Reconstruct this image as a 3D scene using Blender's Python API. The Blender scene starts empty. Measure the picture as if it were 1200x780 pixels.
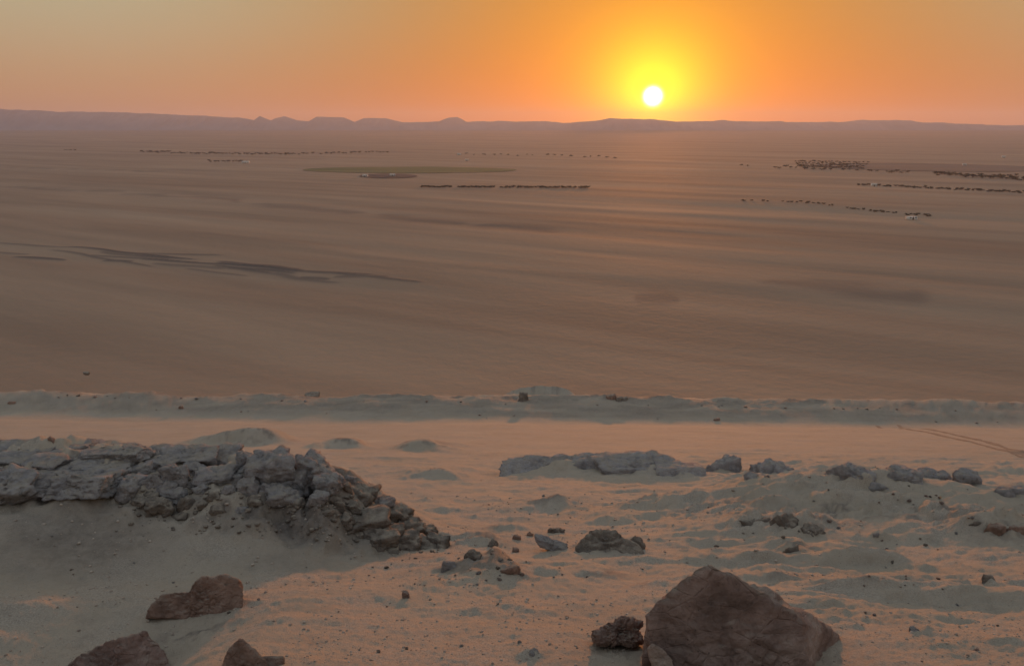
import bpy, bmesh, math, random
import numpy as np
from mathutils import Vector

# ------------------------------------------------------------------ camera
SC = bpy.context.scene
COL = SC.collection
F = 942.0                                  # focal length in pixels of a 1200 px wide frame
PITCH = math.radians(14.4)
cam_d = bpy.data.cameras.new('camera')
cam = bpy.data.objects.new('camera', cam_d)
COL.objects.link(cam)
cam_d.sensor_width = 36.0
cam_d.lens = F / 1200 * 36
cam_d.clip_start = 0.05
cam_d.clip_end = 60000
cam.location = (0, 0, 0)
cam.rotation_euler = (math.pi / 2 - PITCH, 0, 0)
SC.camera = cam

SUN_EL = math.radians(1.95)
SUN_AZ = math.radians(9.55)                # to the right of straight ahead (+y)
SUN_DIR = Vector((math.sin(SUN_AZ) * math.cos(SUN_EL), math.cos(SUN_AZ) * math.cos(SUN_EL), math.sin(SUN_EL)))

# ------------------------------------------------------------------ sky
w = bpy.data.worlds.new('World')
SC.world = w
w.use_nodes = True
nt = w.node_tree
N = nt.nodes
L = nt.links
bg = N['Background']
sky = N.new('ShaderNodeTexSky')
sky.sky_type = 'NISHITA'
sky.sun_disc = False
sky.sun_elevation = SUN_EL
sky.sun_rotation = SUN_AZ
sky.air_density = 1.0
sky.dust_density = 1.0
sky.ozone_density = 1.0
tc = N.new('ShaderNodeTexCoord')
sep = N.new('ShaderNodeSeparateXYZ')
L.new(tc.outputs['Generated'], sep.inputs[0])
# pale dust veil: warm low down, blue grey overhead, the same all round
ramp = N.new('ShaderNodeValToRGB')
L.new(sep.outputs['Z'], ramp.inputs[0])
cr = ramp.color_ramp
cr.interpolation = 'EASE'
cr.elements[0].position = 0.0
cr.elements[0].color = (0.46, 0.24, 0.12, 1)
cr.elements[1].position = 0.60
cr.elements[1].color = (0.335, 0.40, 0.475, 1)
e = cr.elements.new(0.15)
e.color = (0.43, 0.37, 0.235, 1)
sk = N.new('ShaderNodeMix')
sk.data_type = 'RGBA'
sk.blend_type = 'ADD'
sk.inputs['Factor'].default_value = 1.0
mul = N.new('ShaderNodeVectorMath')
mul.operation = 'SCALE'
mul.inputs['Scale'].default_value = 0.02
tint = N.new('ShaderNodeVectorMath')
tint.operation = 'MULTIPLY'
tint.inputs[1].default_value = (0.80, 0.46, 0.25)
L.new(sky.outputs[0], tint.inputs[0])
L.new(tint.outputs[0], mul.inputs[0])
L.new(mul.outputs[0], sk.inputs['A'])
# the sun's own disc and its tight glare in the dusty air
dot = N.new('ShaderNodeVectorMath')
dot.operation = 'DOT_PRODUCT'
dot.inputs[1].default_value = SUN_DIR
nrm = N.new('ShaderNodeVectorMath')
nrm.operation = 'NORMALIZE'
L.new(tc.outputs['Generated'], nrm.inputs[0])
L.new(nrm.outputs[0], dot.inputs[0])
ac = N.new('ShaderNodeMath')
ac.operation = 'ARCCOSINE'
L.new(dot.outputs['Value'], ac.inputs[0])
# toward the sun the veil turns a purer orange
vm = N.new('ShaderNodeMapRange'); vm.interpolation_type = 'SMOOTHSTEP'
vm.inputs['From Min'].default_value = math.radians(3); vm.inputs['From Max'].default_value = math.radians(38)
vm.inputs['To Min'].default_value = 1.0; vm.inputs['To Max'].default_value = 0.0
L.new(ac.outputs[0], vm.inputs['Value'])
vx = N.new('ShaderNodeMix'); vx.data_type = 'RGBA'; vx.blend_type = 'MULTIPLY'
vx.inputs['B'].default_value = (0.84, 0.43, 0.06, 1)
L.new(vm.outputs[0], vx.inputs['Factor']); L.new(ramp.outputs[0], vx.inputs['A'])
L.new(vx.outputs['Result'], sk.inputs['B'])
def glow(deg, power, col, prev):
    m = N.new('ShaderNodeMath'); m.operation = 'DIVIDE'; m.inputs[1].default_value = math.radians(deg)
    L.new(ac.outputs[0], m.inputs[0])
    p = N.new('ShaderNodeMath'); p.operation = 'POWER'; p.inputs[1].default_value = power
    L.new(m.outputs[0], p.inputs[0])
    n = N.new('ShaderNodeMath'); n.operation = 'MULTIPLY'; n.inputs[1].default_value = -1
    L.new(p.outputs[0], n.inputs[0])
    x = N.new('ShaderNodeMath'); x.operation = 'EXPONENT'
    L.new(n.outputs[0], x.inputs[0])
    s = N.new('ShaderNodeVectorMath'); s.operation = 'SCALE'; s.inputs[0].default_value = col
    L.new(x.outputs[0], s.inputs['Scale'])
    a = N.new('ShaderNodeMix'); a.data_type = 'RGBA'; a.blend_type = 'ADD'; a.inputs['Factor'].default_value = 1
    L.new(prev, a.inputs['A']); L.new(s.outputs[0], a.inputs['B'])
    return a.outputs['Result']
o_ = glow(0.50, 3.0, (14.0, 12.0, 8.0), sk.outputs['Result'])
o_ = glow(2.6, 1.35, (1.2, 1.35, 0.02), o_)
o_ = glow(8.0, 1.2, (0.75, 0.23, 0.0), o_)
L.new(o_, bg.inputs['Color'])
bg.inputs['Strength'].default_value = 1.0

# ------------------------------------------------------------------ sun
sd = bpy.data.lights.new('sun', 'SUN')
sd.energy = 3.7
sd.angle = math.radians(2.6)
sd.color = (1.0, 0.32, 0.07)
so = bpy.data.objects.new('sun', sd)
COL.objects.link(so)
so.rotation_euler = (-SUN_DIR).to_track_quat('-Z', 'Y').to_euler()

SC.view_settings.view_transform = 'Standard'
SC.view_settings.look = 'None'
SC.view_settings.exposure = 0.0
SC.view_settings.gamma = 1.0
SC.view_settings.use_curve_mapping = False
SC.render.engine = 'CYCLES'
SC.cycles.max_bounces = 6
SC.cycles.diffuse_bounces = 3
SC.cycles.volume_bounces = 1
SC.cycles.use_denoising = True

# ------------------------------------------------------------------ numeric helpers
def hash3(ix, iy, iz, seed):
    h = (ix.astype(np.uint32) * np.uint32(374761393) + iy.astype(np.uint32) * np.uint32(668265263)
         + iz.astype(np.uint32) * np.uint32(2147483647 - 58) + np.uint32((seed * 974711 + 12345) & 0xffffffff))
    h = (h ^ (h >> np.uint32(13))) * np.uint32(1274126177)
    h = h ^ (h >> np.uint32(16))
    h = h * np.uint32(2246822519)
    h = h ^ (h >> np.uint32(15))
    return (h & np.uint32(0xffffff)).astype(np.float64) / float(0xffffff) * 2 - 1

def n2(x, y, seed=0):
    x0 = np.floor(x); y0 = np.floor(y)
    fx = x - x0; fy = y - y0
    ix = x0.astype(np.int64); iy = y0.astype(np.int64); iz = np.zeros_like(ix)
    u = fx * fx * fx * (fx * (fx * 6 - 15) + 10); v = fy * fy * fy * (fy * (fy * 6 - 15) + 10)
    a = hash3(ix, iy, iz, seed); b = hash3(ix + 1, iy, iz, seed)
    c = hash3(ix, iy + 1, iz, seed); d = hash3(ix + 1, iy + 1, iz, seed)
    return (a * (1 - u) + b * u) * (1 - v) + (c * (1 - u) + d * u) * v

def n3(p, seed=0):
    p0 = np.floor(p)
    f = p - p0
    i = p0.astype(np.int64)
    q = f * f * f * (f * (f * 6 - 15) + 10)
    r = 0
    for dx in (0, 1):
        for dy in (0, 1):
            for dz in (0, 1):
                wgt = (q[:, 0] if dx else 1 - q[:, 0]) * (q[:, 1] if dy else 1 - q[:, 1]) * (q[:, 2] if dz else 1 - q[:, 2])
                r = r + wgt * hash3(i[:, 0] + dx, i[:, 1] + dy, i[:, 2] + dz, seed)
    return r

def fbm2(x, y, octs, seed=0, gain=0.5, lac=2.03):
    r = 0; a = 1.0
    c, s = math.cos(0.6), math.sin(0.6)
    for k in range(octs):
        r = r + a * n2(x, y, seed + k * 17)
        x, y = (c * x - s * y) * lac + 13.7, (s * x + c * y) * lac + 7.3
        a *= gain
    return r

def fbm3(p, octs, seed=0, gain=0.5, lac=2.07, ridged=False):
    r = 0; a = 1.0
    for k in range(octs):
        v = n3(p, seed + k * 31)
        r = r + a * ((1 - 2 * np.abs(v)) if ridged else v)
        p = p * lac + np.array([5.1, 9.7, 3.3])
        a *= gain
    return r

def sstep(a, b, x):
    t = np.clip((x - a) / (b - a), 0, 1)
    return t * t * (3 - 2 * t)

# ------------------------------------------------------------------ the lie of the land
def tan_dep(row):
    return math.tan(PITCH + math.atan((row - 390) / F))
def slant_scale(y, z):                     # metres per frame pixel at a point straight ahead
    return (y * math.cos(PITCH) - z * math.sin(PITCH)) / F
def W(px, row, y):                         # the point at forward distance y seen at that place of the photograph
    z = -y * tan_dep(row)
    return Vector(((px - 600) * slant_scale(y, z), y, z))

PLAIN_Z = -56.0
CP = [(-400, 20.0), (-60, 12.0), (-15, 2.4), (-4, -0.55), (0, -1.62), (2.0, -2.22)]
for row, y in [(780, 4.0), (725, 5.05), (680, 6.2), (640, 7.9), (600, 11.0), (570, 14.5), (540, 20.0), (515, 28.0), (500, 35.5), (490, 42.0)]:
    CP.append((y, -y * tan_dep(row)))
CP += [(43.0, -42.2 * tan_dep(488)), (45.2, -45.2 * tan_dep(466)), (46.6, -16.1), (52, -18.9), (80, -33.0), (115, -48.0), (150, -54.3), (200, PLAIN_Z), (300, PLAIN_Z), (60000, PLAIN_Z)]
CPX = np.array([c[0] for c in CP], float)
CPY = np.array([c[1] for c in CP], float)
_d = np.diff(CPY) / np.diff(CPX)
_m = np.zeros(len(CPX))
for k in range(1, len(CPX) - 1):
    if _d[k - 1] * _d[k] > 0:
        w1 = 2 * (CPX[k + 1] - CPX[k]) + (CPX[k] - CPX[k - 1]); w2 = (CPX[k + 1] - CPX[k]) + 2 * (CPX[k] - CPX[k - 1])
        _m[k] = (w1 + w2) / (w1 / _d[k - 1] + w2 / _d[k])
_m[0] = _d[0]
def prof(y):
    k = np.clip(np.searchsorted(CPX, y) - 1, 0, len(CPX) - 2)
    h = CPX[k + 1] - CPX[k]
    t = np.clip((y - CPX[k]) / h, 0, 1)
    return ((2 * t**3 - 3 * t**2 + 1) * CPY[k] + (t**3 - 2 * t**2 + t) * h * _m[k]
            + (-2 * t**3 + 3 * t**2) * CPY[k + 1] + (t**3 - t**2) * h * _m[k + 1])

def base(x, y):
    xs = np.clip(x, -60, 60)
    return prof(y + (0.036 * xs + 0.35 * fbm2(xs * 0.09, xs * 0, 3, 7)) * sstep(25, 42, y))

# a terrace of caprock underfoot: its broken rim stands left and right of a sandy gap
RIM = [(-700, 526, 9.3), (-60, 526, 9.0), (20, 527, 8.9), (100, 526, 8.8), (200, 531, 8.7), (280, 538, 8.6), (330, 543, 8.5), (390, 556, 8.4), (440, 578, 8.4), (500, 610, 8.5),
       (560, 596, 9.5), (620, 560, 10.6), (690, 552, 10.6), (760, 553, 10.5), (850, 558, 10.3), (950, 561, 10.1), (1050, 562, 9.9), (1150, 573, 9.7), (1250, 582, 9.5), (1800, 590, 9.2)]
RX = np.array([W(*q).x for q in RIM]); RY = np.array([q[2] for q in RIM]); RZ = np.array([W(*q).z for q in RIM])
def ground0(x, y):
    z = base(x, y)
    yc = np.interp(x, RX, RY); zc = np.interp(x, RX, RZ)
    z4 = float(prof(np.array([4.0]))[0])
    u = np.clip((y - 4.0) / (yc - 4.0), 0, 1)
    left = 1 - sstep(-2.4, -0.6, x)
    zt = z4 + (zc - z4) * (1 - (1 - u) ** (1.65 + 0.65 * left)) - (0.24 * left + 0.08) * (4 * u * (1 - u)) ** 1.3
    z = z - 0.42 * (1 - sstep(-2.6, -1.5, x)) * np.exp(-((y - 4.4) / 1.15) ** 2) * (y < 9)
    zt = zt - 0.42 * (1 - sstep(-2.6, -1.5, x)) * np.exp(-((y - 4.4) / 1.15) ** 2)
    s = np.maximum(y - yc, 0)
    zt = zt - (0.08 * s + 0.42 * s * s / (1 + 0.35 * s))
    zt = np.where(s > 0, np.maximum(zt, z) + 0.06 * np.exp(-((zt - z) / 0.15) ** 2) * sstep(0.3, 1.2, s), np.maximum(zt, z))
    lb = np.interp(y, [4, 5, 6, 7.5, 9, 12], [-2.3, -1.7, -1.3, -1.05, -1.25, -1.4]); lw = np.interp(y, [4, 6, 7.5, 9], [0.4, 0.55, 0.7, 0.95])
    rb = np.interp(y, [4, 6, 7.5, 10, 13], [0.6, 1.0, 1.6, 2.6, 3.2]); rw = np.interp(y, [4, 7.5, 10], [0.6, 0.9, 1.2])
    m = np.maximum(1 - sstep(-1, 1, (x - lb) / lw), sstep(-1, 1, (x - rb) / rw))
    m = m * (y > 4) * (np.hypot(x, y) < 40)
    return z + (zt - z) * m, y - yc, left * m
def hit(fn, px, row, ymin=2.6, ymax=60.0):
    ys = np.geomspace(ymin, ymax, 420)
    for _ in range(2):                     # coarse, then fine around the first hit
        zs = -ys * tan_dep(row)
        xs = (px - 600) * (ys * math.cos(PITCH) - zs * math.sin(PITCH)) / F
        g = fn(xs, ys)
        h = np.nonzero(g >= zs)[0]
        k = h[0] if len(h) else len(ys) - 1
        if _ == 0: ys = np.linspace(ys[max(k - 1, 0)], ys[k], 12)
    return Vector((xs[k], ys[k], g[k]))

MOUNDS = []
def mound(px, foot, top, wpx, front=None, back=None, sharp=1.6, skew=0.0, rough=0.3, rock=0.0, y=None):
    p = hit(lambda X, Y: ground0(X, Y)[0], px, foot)
    wid = wpx * slant_scale(p.y, p.z)
    fr = 0.62 * front if front else 0.2 * wid
    yc = (p.y + fr) if y is None else y
    zc = -yc * tan_dep(top)
    x = (px - 600) * slant_scale(yc, zc)
    A = zc - float(ground0(np.array([x]), np.array([yc]))[0][0])
    MOUNDS.append((x, yc, A, wid / 2, fr, back if back else fr * 1.2, sharp, skew, rough, rock))

# swells behind the big outcrop
mound(292, 523, 500, 130, 1.7, 2.2, 2.3, 0.35, 1.0)
mound(400, 526, 513, 76, 1.3, 1.6, 2.4, 0.1, 1.0)
mound(490, 529, 513, 100, 1.4, 1.6, 2.3, -0.35, 1.2)
mound(512, 561, 549, 86, 0.8, 1.0, 2.4, 0.2, 0.8)
mound(655, 602, 584, 100, 0.45, 0.7, 1.6, 0.4, 0.8)
mound(775, 603, 580, 130, 0.55, 0.8, 1.7, 0.2, 0.8)
mound(735, 616, 600, 130, 0.45, 0.7, 1.7, 0.0, 0.5)
# the bench under the middle outcrop
mound(660, 558, 541, 150, 0.9, 1.2, 1.8, 0.0, 0.5)
mound(745, 562, 543, 190, 1.0, 1.3, 1.8, 0.0, 0.5)
# hummocks on the right
mound(930, 630, 603, 150, 0.75, 0.6, 1.4, 0.2, 1.6)
mound(880, 622, 606, 60, 0.5, 0.6, 1.5, 0.0, 1.4)
mound(850, 605, 590, 120, 0.6, 0.8, 1.6, 0.2, 1.0)
mound(1000, 612, 596, 170, 0.7, 0.9, 1.6, 0.0, 1.0)
mound(1090, 618, 601, 110, 0.6, 0.9, 1.6, 0.0, 1.0)
mound(1185, 646, 612, 140, 0.9, 0.9, 1.5, 0.0, 1.6)
mound(935, 652, 640, 50, 0.22, 0.4, 1.5, 0.0, 1.2)
mound(905, 680, 666, 130, 0.3, 0.6, 1.7, 0.0, 0.8)
mound(1162, 684, 674, 26, 0.10, 0.2, 1.5, 0.0, 0.6)
mound(1022, 695, 684, 60, 0.2, 0.4, 1.6, 0.0, 0.8)
mound(1000, 736, 722, 110, 0.25, 0.5, 1.6, -0.2, 0.8)
mound(1080, 746, 734, 40, 0.14, 0.3, 1.5, 0.2, 0.8)
mound(780, 690, 678, 90, 0.25, 0.4, 1.6, -0.3, 0.8)
mound(700, 676, 664, 90, 0.25, 0.5, 1.7, 0.0, 0.8)
# centre: the stony hummock and its neighbours
mound(565, 694, 642, 165, 1.15, 0.6, 1.3, -0.05, 1.4)
mound(560, 640, 626, 90, 0.4, 0.5, 1.5, 0.0, 0.8)
mound(600, 622, 612, 70, 0.3, 0.5, 1.6, 0.0, 0.8)
mound(708, 648, 622, 84, 0.45, 0.45, 1.3, -0.15, 1.6)
mound(632, 676, 667, 100, 0.25, 0.5, 1.6, -0.1, 0.6)
mound(620, 778, 764, 50, 0.1, 0.2, 1.5, 0.0, 1.2)
mound(600, 722, 712, 110, 0.25, 0.5, 1.7, 0.0, 0.6)
# left: bank in front of the big outcrop
mound(268, 650, 618, 90, 0.7, 0.5, 1.5, -0.3, 1.2)
mound(225, 765, 748, 130, 0.3, 0.4, 1.6, 0.0, 0.8)
# spur and clods beyond the track
mound(640, 466, 451, 108, 1.0, 1.6, 2.2, 0.05, 0.8, y=49.0)
mound(606, 472, 462, 34, 0.8, 1.0, 1.3, 0.2, 1.2, y=46.8)
mound(716, 470, 463, 50, 0.8, 1.2, 1.5, -0.2, 1.5, y=47.0)

def terrain(x, y, detail=True):
    x = np.asarray(x, float); y = np.asarray(y, float)
    z, srim, left = ground0(x, y)
    r = np.hypot(x, y)
    near = 1 - sstep(60, 120, r)
    rough = np.full(x.shape, 0.35)
    for (mx, my, a, hw, fr, bk, sh, sk_, ro, rk) in MOUNDS:
        sel = (np.abs(x - mx) < hw * 2.2) & (np.abs(y - my) < max(fr, bk) * 2.6)
        if not sel.any():
            continue
        xx = x[sel]; yy = y[sel]
        u = (xx - mx) / hw
        if detail:
            u = u + 0.22 * n2(xx / hw * 1.7 + my, yy / fr * 0.8, 5)
            yy = yy + 0.25 * fr * fbm2(xx / hw * 2.1 + my, yy / fr, 2, 8)
        u = u + sk_ * (1 - np.exp(-u * u))
        v = np.where(yy < my, (my - yy) / fr, (yy - my) / bk)
        q = np.exp(-(np.abs(u * 1.35) ** sh) - (np.abs(v * 1.25) ** (sh + 0.3)))
        z[sel] += a * q
        rough[sel] += ro * q * 0.6
    z = z + 28 * sstep(1500, 6800, r)
    if detail:
        sc = np.clip(r / 8.0, 0.35, 3.0)
        right = sstep(1.2, 4.0, x / np.maximum(y, 0.5) * 10) * (1 - sstep(18, 30, y))
        hum = near * (1 - 0.75 * sstep(16, 26, y) * (1 - sstep(42, 44, y)))
        z = z + hum * 0.05 * fbm2(x * 0.55, y * 0.75, 4, 3) * np.clip(r / 6, 0.5, 1.5)
        hb = fbm2(x * 0.75 + y * 0.25, y * 2.1, 4, 12, 0.55)
        z = z + hum * sstep(3.9, 5.2, y) * (0.03 + 0.06 * right) * (np.maximum(hb - 0.12, 0) ** 1.2 + 0.15 * hb) * np.clip(r / 6.5, 0.4, 1.1)
        hb = fbm2(x * 2.2 + y * 0.5, y * 5.5, 3, 14, 0.5)
        z = z + hum * (0.012 + 0.035 * right) * np.maximum(hb - 0.2, 0) * np.clip(r / 6.5, 0.4, 1.3)
        z = z + hum * (0.012 + 0.002 * right) * fbm2(x * 7, y * 9, 4, 33, 0.55) * rough * 2 * np.clip(r / 7, 0.5, 1.6)
        z = z + near * 0.006 * fbm2(x * 26, y * 32, 2, 44) * (1 - sstep(9, 16, r))
        rk = sstep(-1.5, -0.9, srim) * (1 - sstep(0.3, 1.0, srim)) * left
        z = z + rk * (0.09 + 0.10 * sstep(-3.0, -1.6, x)) * fbm2(x * 2.6, y * 2.2, 4, 71, 0.55)
        # berm edge of the track, lumpy
        led = np.exp(-((y + 0.036 * x - 45.4) / 1.0) ** 2) * near
        z = z + led * 0.12 * (fbm2(x * 0.35, y * 0.7, 5, 19, 0.62) - 0.3)
        # long low swells out on the plain, and a field of low ledges on the left
        far = sstep(160, 320, r) * (1 - 0.75 * sstep(500, 2500, r))
        xr = 0.85 * x - 0.52 * y; yr = 0.52 * x + 0.85 * y
        z = z + far * 0.8 * fbm2(xr / 520, yr / 80, 3, 51, 0.45)
        z = z + far * 0.2 * fbm2(xr / 110, yr / 26, 3, 57, 0.5)
    return z

def ground_z(x, y):
    return float(terrain(np.array([x]), np.array([y]))[0])

def cast(px, row):                         # where the line of sight through (px, row) first meets the slope
    return hit(terrain, px, row)
def cast_plain(px, row):
    y = -PLAIN_Z / tan_dep(row)
    for _ in range(6):                     # the far plain rises a little
        y = -(PLAIN_Z + 28 * float(sstep(1500, 6800, np.array([y]))[0])) / tan_dep(row)
    p = W(px, row, y)
    return Vector((p.x, y, ground_z(p.x, y)))
def mpp(p):
    return slant_scale(p.y, p.z)

# ------------------------------------------------------------------ materials
class Mat:
    def __init__(s, name):
        s.m = bpy.data.materials.new(name)
        s.m.use_nodes = True
        s.n = s.m.node_tree.nodes
        s.l = s.m.node_tree.links
        s.b = s.n['Principled BSDF']
        s.b.inputs['Roughness'].default_value = 0.9
        s.b.inputs['Specular IOR Level'].default_value = 0.12
        s.tc = s.n.new('ShaderNodeTexCoord')
        s.bump_prev = None
    def vec(s, scale=(1, 1, 1), rot=0.0, texture=False):
        m = s.n.new('ShaderNodeMapping')
        if texture: m.vector_type = 'TEXTURE'
        m.inputs['Scale'].default_value = scale
        m.inputs['Rotation'].default_value = (0, 0, rot)
        s.l.new(s.tc.outputs['Object'], m.inputs['Vector'])
        return m.outputs[0]
    def noise(s, scale, detail=4, rough=0.55, vec=None, dist=0.0):
        t = s.n.new('ShaderNodeTexNoise')
        t.inputs['Scale'].default_value = scale
        t.inputs['Detail'].default_value = detail
        t.inputs['Roughness'].default_value = rough
        t.inputs['Distortion'].default_value = dist
        s.l.new(vec if vec else s.tc.outputs['Object'], t.inputs['Vector'])
        return t.outputs['Fac']
    def voro(s, scale, vec=None, feature='F1', out='Distance'):
        t = s.n.new('ShaderNodeTexVoronoi')
        t.feature = feature
        t.inputs['Scale'].default_value = scale
        s.l.new(vec if vec else s.tc.outputs['Object'], t.inputs['Vector'])
        return t.outputs[out]
    def ramp(s, fac, stops):
        r = s.n.new('ShaderNodeValToRGB')
        el = r.color_ramp.elements
        el[0].position, el[0].color = stops[0][0], (*stops[0][1], 1)
        el[1].position, el[1].color = stops[-1][0], (*stops[-1][1], 1)
        for p, c in stops[1:-1]:
            e = el.new(p); e.color = (*c, 1)
        s.l.new(fac, r.inputs[0])
        return r.outputs[0]
    def fac(s, f, lo, hi):
        r = s.n.new('ShaderNodeMapRange')
        r.inputs['From Min'].default_value = lo
        r.inputs['From Max'].default_value = hi
        s.l.new(f, r.inputs['Value'])
        return r.outputs[0]
    def mix(s, f, a, b, mode='MIX'):
        m = s.n.new('ShaderNodeMix'); m.data_type = 'RGBA'; m.blend_type = mode
        for key, v in (('Factor', f), ('A', a), ('B', b)):
            if isinstance(v, (int, float)): m.inputs[key].default_value = v
            elif isinstance(v, tuple): m.inputs[key].default_value = (*v, 1)
            else: s.l.new(v, m.inputs[key])
        return m.outputs['Result']
    def mul(s, a, b):
        m = s.n.new('ShaderNodeMath'); m.operation = 'MULTIPLY'
        for k, v in enumerate((a, b)):
            if isinstance(v, (int, float)): m.inputs[k].default_value = v
            else: s.l.new(v, m.inputs[k])
        return m.outputs[0]
    def attr(s, name):
        a = s.n.new('ShaderNodeAttribute'); a.attribute_name = name
        return a.outputs['Fac']
    def bump(s, h, dist, strength=1.0):
        b = s.n.new('ShaderNodeBump')
        b.inputs['Strength'].default_value = strength
        b.inputs['Distance'].default_value = dist
        s.l.new(h, b.inputs['Height'])
        if s.bump_prev: s.l.new(s.bump_prev, b.inputs['Normal'])
        s.bump_prev = b.outputs[0]
        s.l.new(b.outputs[0], s.b.inputs['Normal'])
    def color(s, c):
        if isinstance(c, tuple): s.b.inputs['Base Color'].default_value = (*c, 1)
        else: s.l.new(c, s.b.inputs['Base Color'])
        return s.m

def sand_material():
    m = Mat('sand')
    a = m.ramp(m.noise(0.45, 5, 0.6), [(0.3, (0.335, 0.278, 0.210)), (0.7, (0.425, 0.345, 0.258))])
    g = m.ramp(m.noise(70, 3, 0.7), [(0.3, (0.28, 0.235, 0.183)), (0.7, (0.475, 0.395, 0.31))])
    c = m.mix(m.fac(m.noise(1.1, 4, 0.6), 0.42, 0.62), a, g)
    # scattered dark grit
    spk = m.fac(m.voro(34), 0.17, 0.05)
    c = m.mix(m.mul(spk, m.fac(m.noise(2.3, 3), 0.42, 0.60)), c, (0.13, 0.10, 0.078))
    spk2 = m.fac(m.voro(95), 0.20, 0.08)
    c = m.mix(m.mul(spk2, m.fac(m.noise(1.6, 3), 0.45, 0.62)), c, (0.17, 0.135, 0.105))
    c = m.mix(m.mul(m.fac(m.noise(3.5, 6, 0.7), 0.56, 0.72), 0.35), c, (0.20, 0.165, 0.13))
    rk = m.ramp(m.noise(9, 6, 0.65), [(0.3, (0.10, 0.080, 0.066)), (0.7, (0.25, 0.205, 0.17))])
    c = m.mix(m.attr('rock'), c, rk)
    m.bump(m.noise(5.5, 4, 0.6), 0.03, 0.6)
    m.bump(m.noise(60, 5, 0.8), 0.011, 0.9)
    m.bump(m.voro(95), 0.005, 0.8)
    return m.color(c)

def plain_material():
    m = Mat('plain_soil')
    v = m.vec((620, 80, 400), math.radians(-30), True)
    a = m.ramp(m.noise(1.0, 6, 0.6, v, 0.4), [(0.3, (0.24, 0.160, 0.110)), (0.5, (0.32, 0.215, 0.146)), (0.72, (0.38, 0.264, 0.180))])
    v2 = m.vec((170, 26, 400), math.radians(-34), True)
    b = m.ramp(m.noise(1.0, 5, 0.6, v2, 0.2), [(0.3, (0.86, 0.86, 0.87)), (0.7, (1.10, 1.09, 1.08))])
    c = m.mix(1.0, a, b, 'MULTIPLY')
    # dark stony pavement on the low ledges
    c = m.mix(m.attr('rock'), c, (0.085, 0.072, 0.068))
    m.bump(m.noise(0.25, 5, 0.65), 0.5, 0.6)
    return m.color(c)

def rock_material(name, dark, mid, light, scale=1.0, dust=None):
    m = Mat(name)
    n1 = m.noise(3.2 * scale, 7, 0.62, None, 0.4)
    c = m.ramp(n1, [(0.28, dark), (0.5, mid), (0.74, light)])
    pits = m.fac(m.voro(26 * scale), 0.16, 0.04)
    c = m.mix(m.mul(pits, m.fac(m.noise(7 * scale, 2), 0.48, 0.62)), c, tuple(v * 0.5 for v in dark))
    # pale mineral streaks along the bedding
    st = m.noise(2.0 * scale, 4, 0.6, m.vec((0.6, 0.6, 5.0), 0.4), 0.6)
    c = m.mix(m.mul(m.fac(st, 0.58, 0.75), 0.5), c, tuple(min(1, v * 1.25) for v in light))
    if dust:
        g = m.n.new('ShaderNodeNewGeometry'); sp = m.n.new('ShaderNodeSeparateXYZ')
        m.l.new(g.outputs['Normal'], sp.inputs[0])
        up = m.fac(sp.outputs['Z'], 0.45, 0.95)
        c = m.mix(m.mul(up, m.fac(m.noise(6 * scale, 4), 0.35, 0.65)), c, dust)
    m.bump(m.noise(9 * scale, 8, 0.72, None, 0.8), 0.06 / scale, 1.0)
    m.bump(m.noise(38 * scale, 5, 0.75), 0.014 / scale, 1.0)
    cr_ = m.voro(4.5 * scale, m.vec((1, 1, 1.8)), 'DISTANCE_TO_EDGE')
    m.bump(m.fac(cr_, 0.0, 0.03), 0.018 / scale, 0.5)
    m.bump(m.voro(16 * scale, m.vec((1, 1, 1.6))), 0.02 / scale, 0.5)
    return m.color(c)

M_SAND = sand_material()
M_PLAIN = plain_material()
M_BROWN = rock_material('brown_rock', (0.135, 0.090, 0.073), (0.33, 0.225, 0.185), (0.53, 0.39, 0.325), 1.0, (0.42, 0.34, 0.265))
M_RED = rock_material('russet_rock', (0.14, 0.088, 0.066), (0.30, 0.190, 0.142), (0.45, 0.31, 0.24), 1.4, (0.42, 0.34, 0.265))
M_GREY = rock_material('grey_rock', (0.17, 0.152, 0.146), (0.325, 0.296, 0.285), (0.46, 0.42, 0.395), 1.2, (0.36, 0.305, 0.245))
M_TAN = rock_material('tan_rock', (0.115, 0.092, 0.075), (0.215, 0.175, 0.142), (0.33, 0.272, 0.22), 1.5, (0.38, 0.315, 0.24))
M_PALE = rock_material('pale_rock', (0.25, 0.18, 0.145), (0.40, 0.30, 0.245), (0.52, 0.42, 0.34), 2.0)

# ------------------------------------------------------------------ object helpers
def tag(o, label=None, cat=None, group=None, kind=None):
    if label: o['label'] = label
    if cat: o['category'] = cat
    if group: o['group'] = group
    if kind: o['kind'] = kind
    return o
def mesh_from(name, verts, faces, smooth=True):
    me = bpy.data.meshes.new(name)
    verts = np.asarray(verts, np.float32); faces = np.asarray(faces, np.int32)
    k = faces.shape[1]
    me.vertices.add(len(verts)); me.vertices.foreach_set('co', verts.ravel())
    me.loops.add(faces.size); me.loops.foreach_set('vertex_index', faces.ravel())
    me.polygons.add(len(faces))
    me.polygons.foreach_set('loop_start', np.arange(0, faces.size, k, dtype=np.int32))
    me.polygons.foreach_set('loop_total', np.full(len(faces), k, dtype=np.int32))
    if smooth: me.polygons.foreach_set('use_smooth', np.ones(len(faces), dtype=bool))
    me.update(calc_edges=True)
    return me
def obj(name, me, mat=None, parent=None, loc=None):
    o = bpy.data.objects.new(name, me)
    COL.objects.link(o)
    if mat and not me.materials: me.materials.append(mat)
    if parent: o.parent = parent
    if loc is not None: o.location = loc
    return o
def add_attr(me, name, vals):
    a = me.attributes.new(name, 'FLOAT', 'POINT')
    a.data.foreach_set('value', np.asarray(vals, np.float32))

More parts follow.
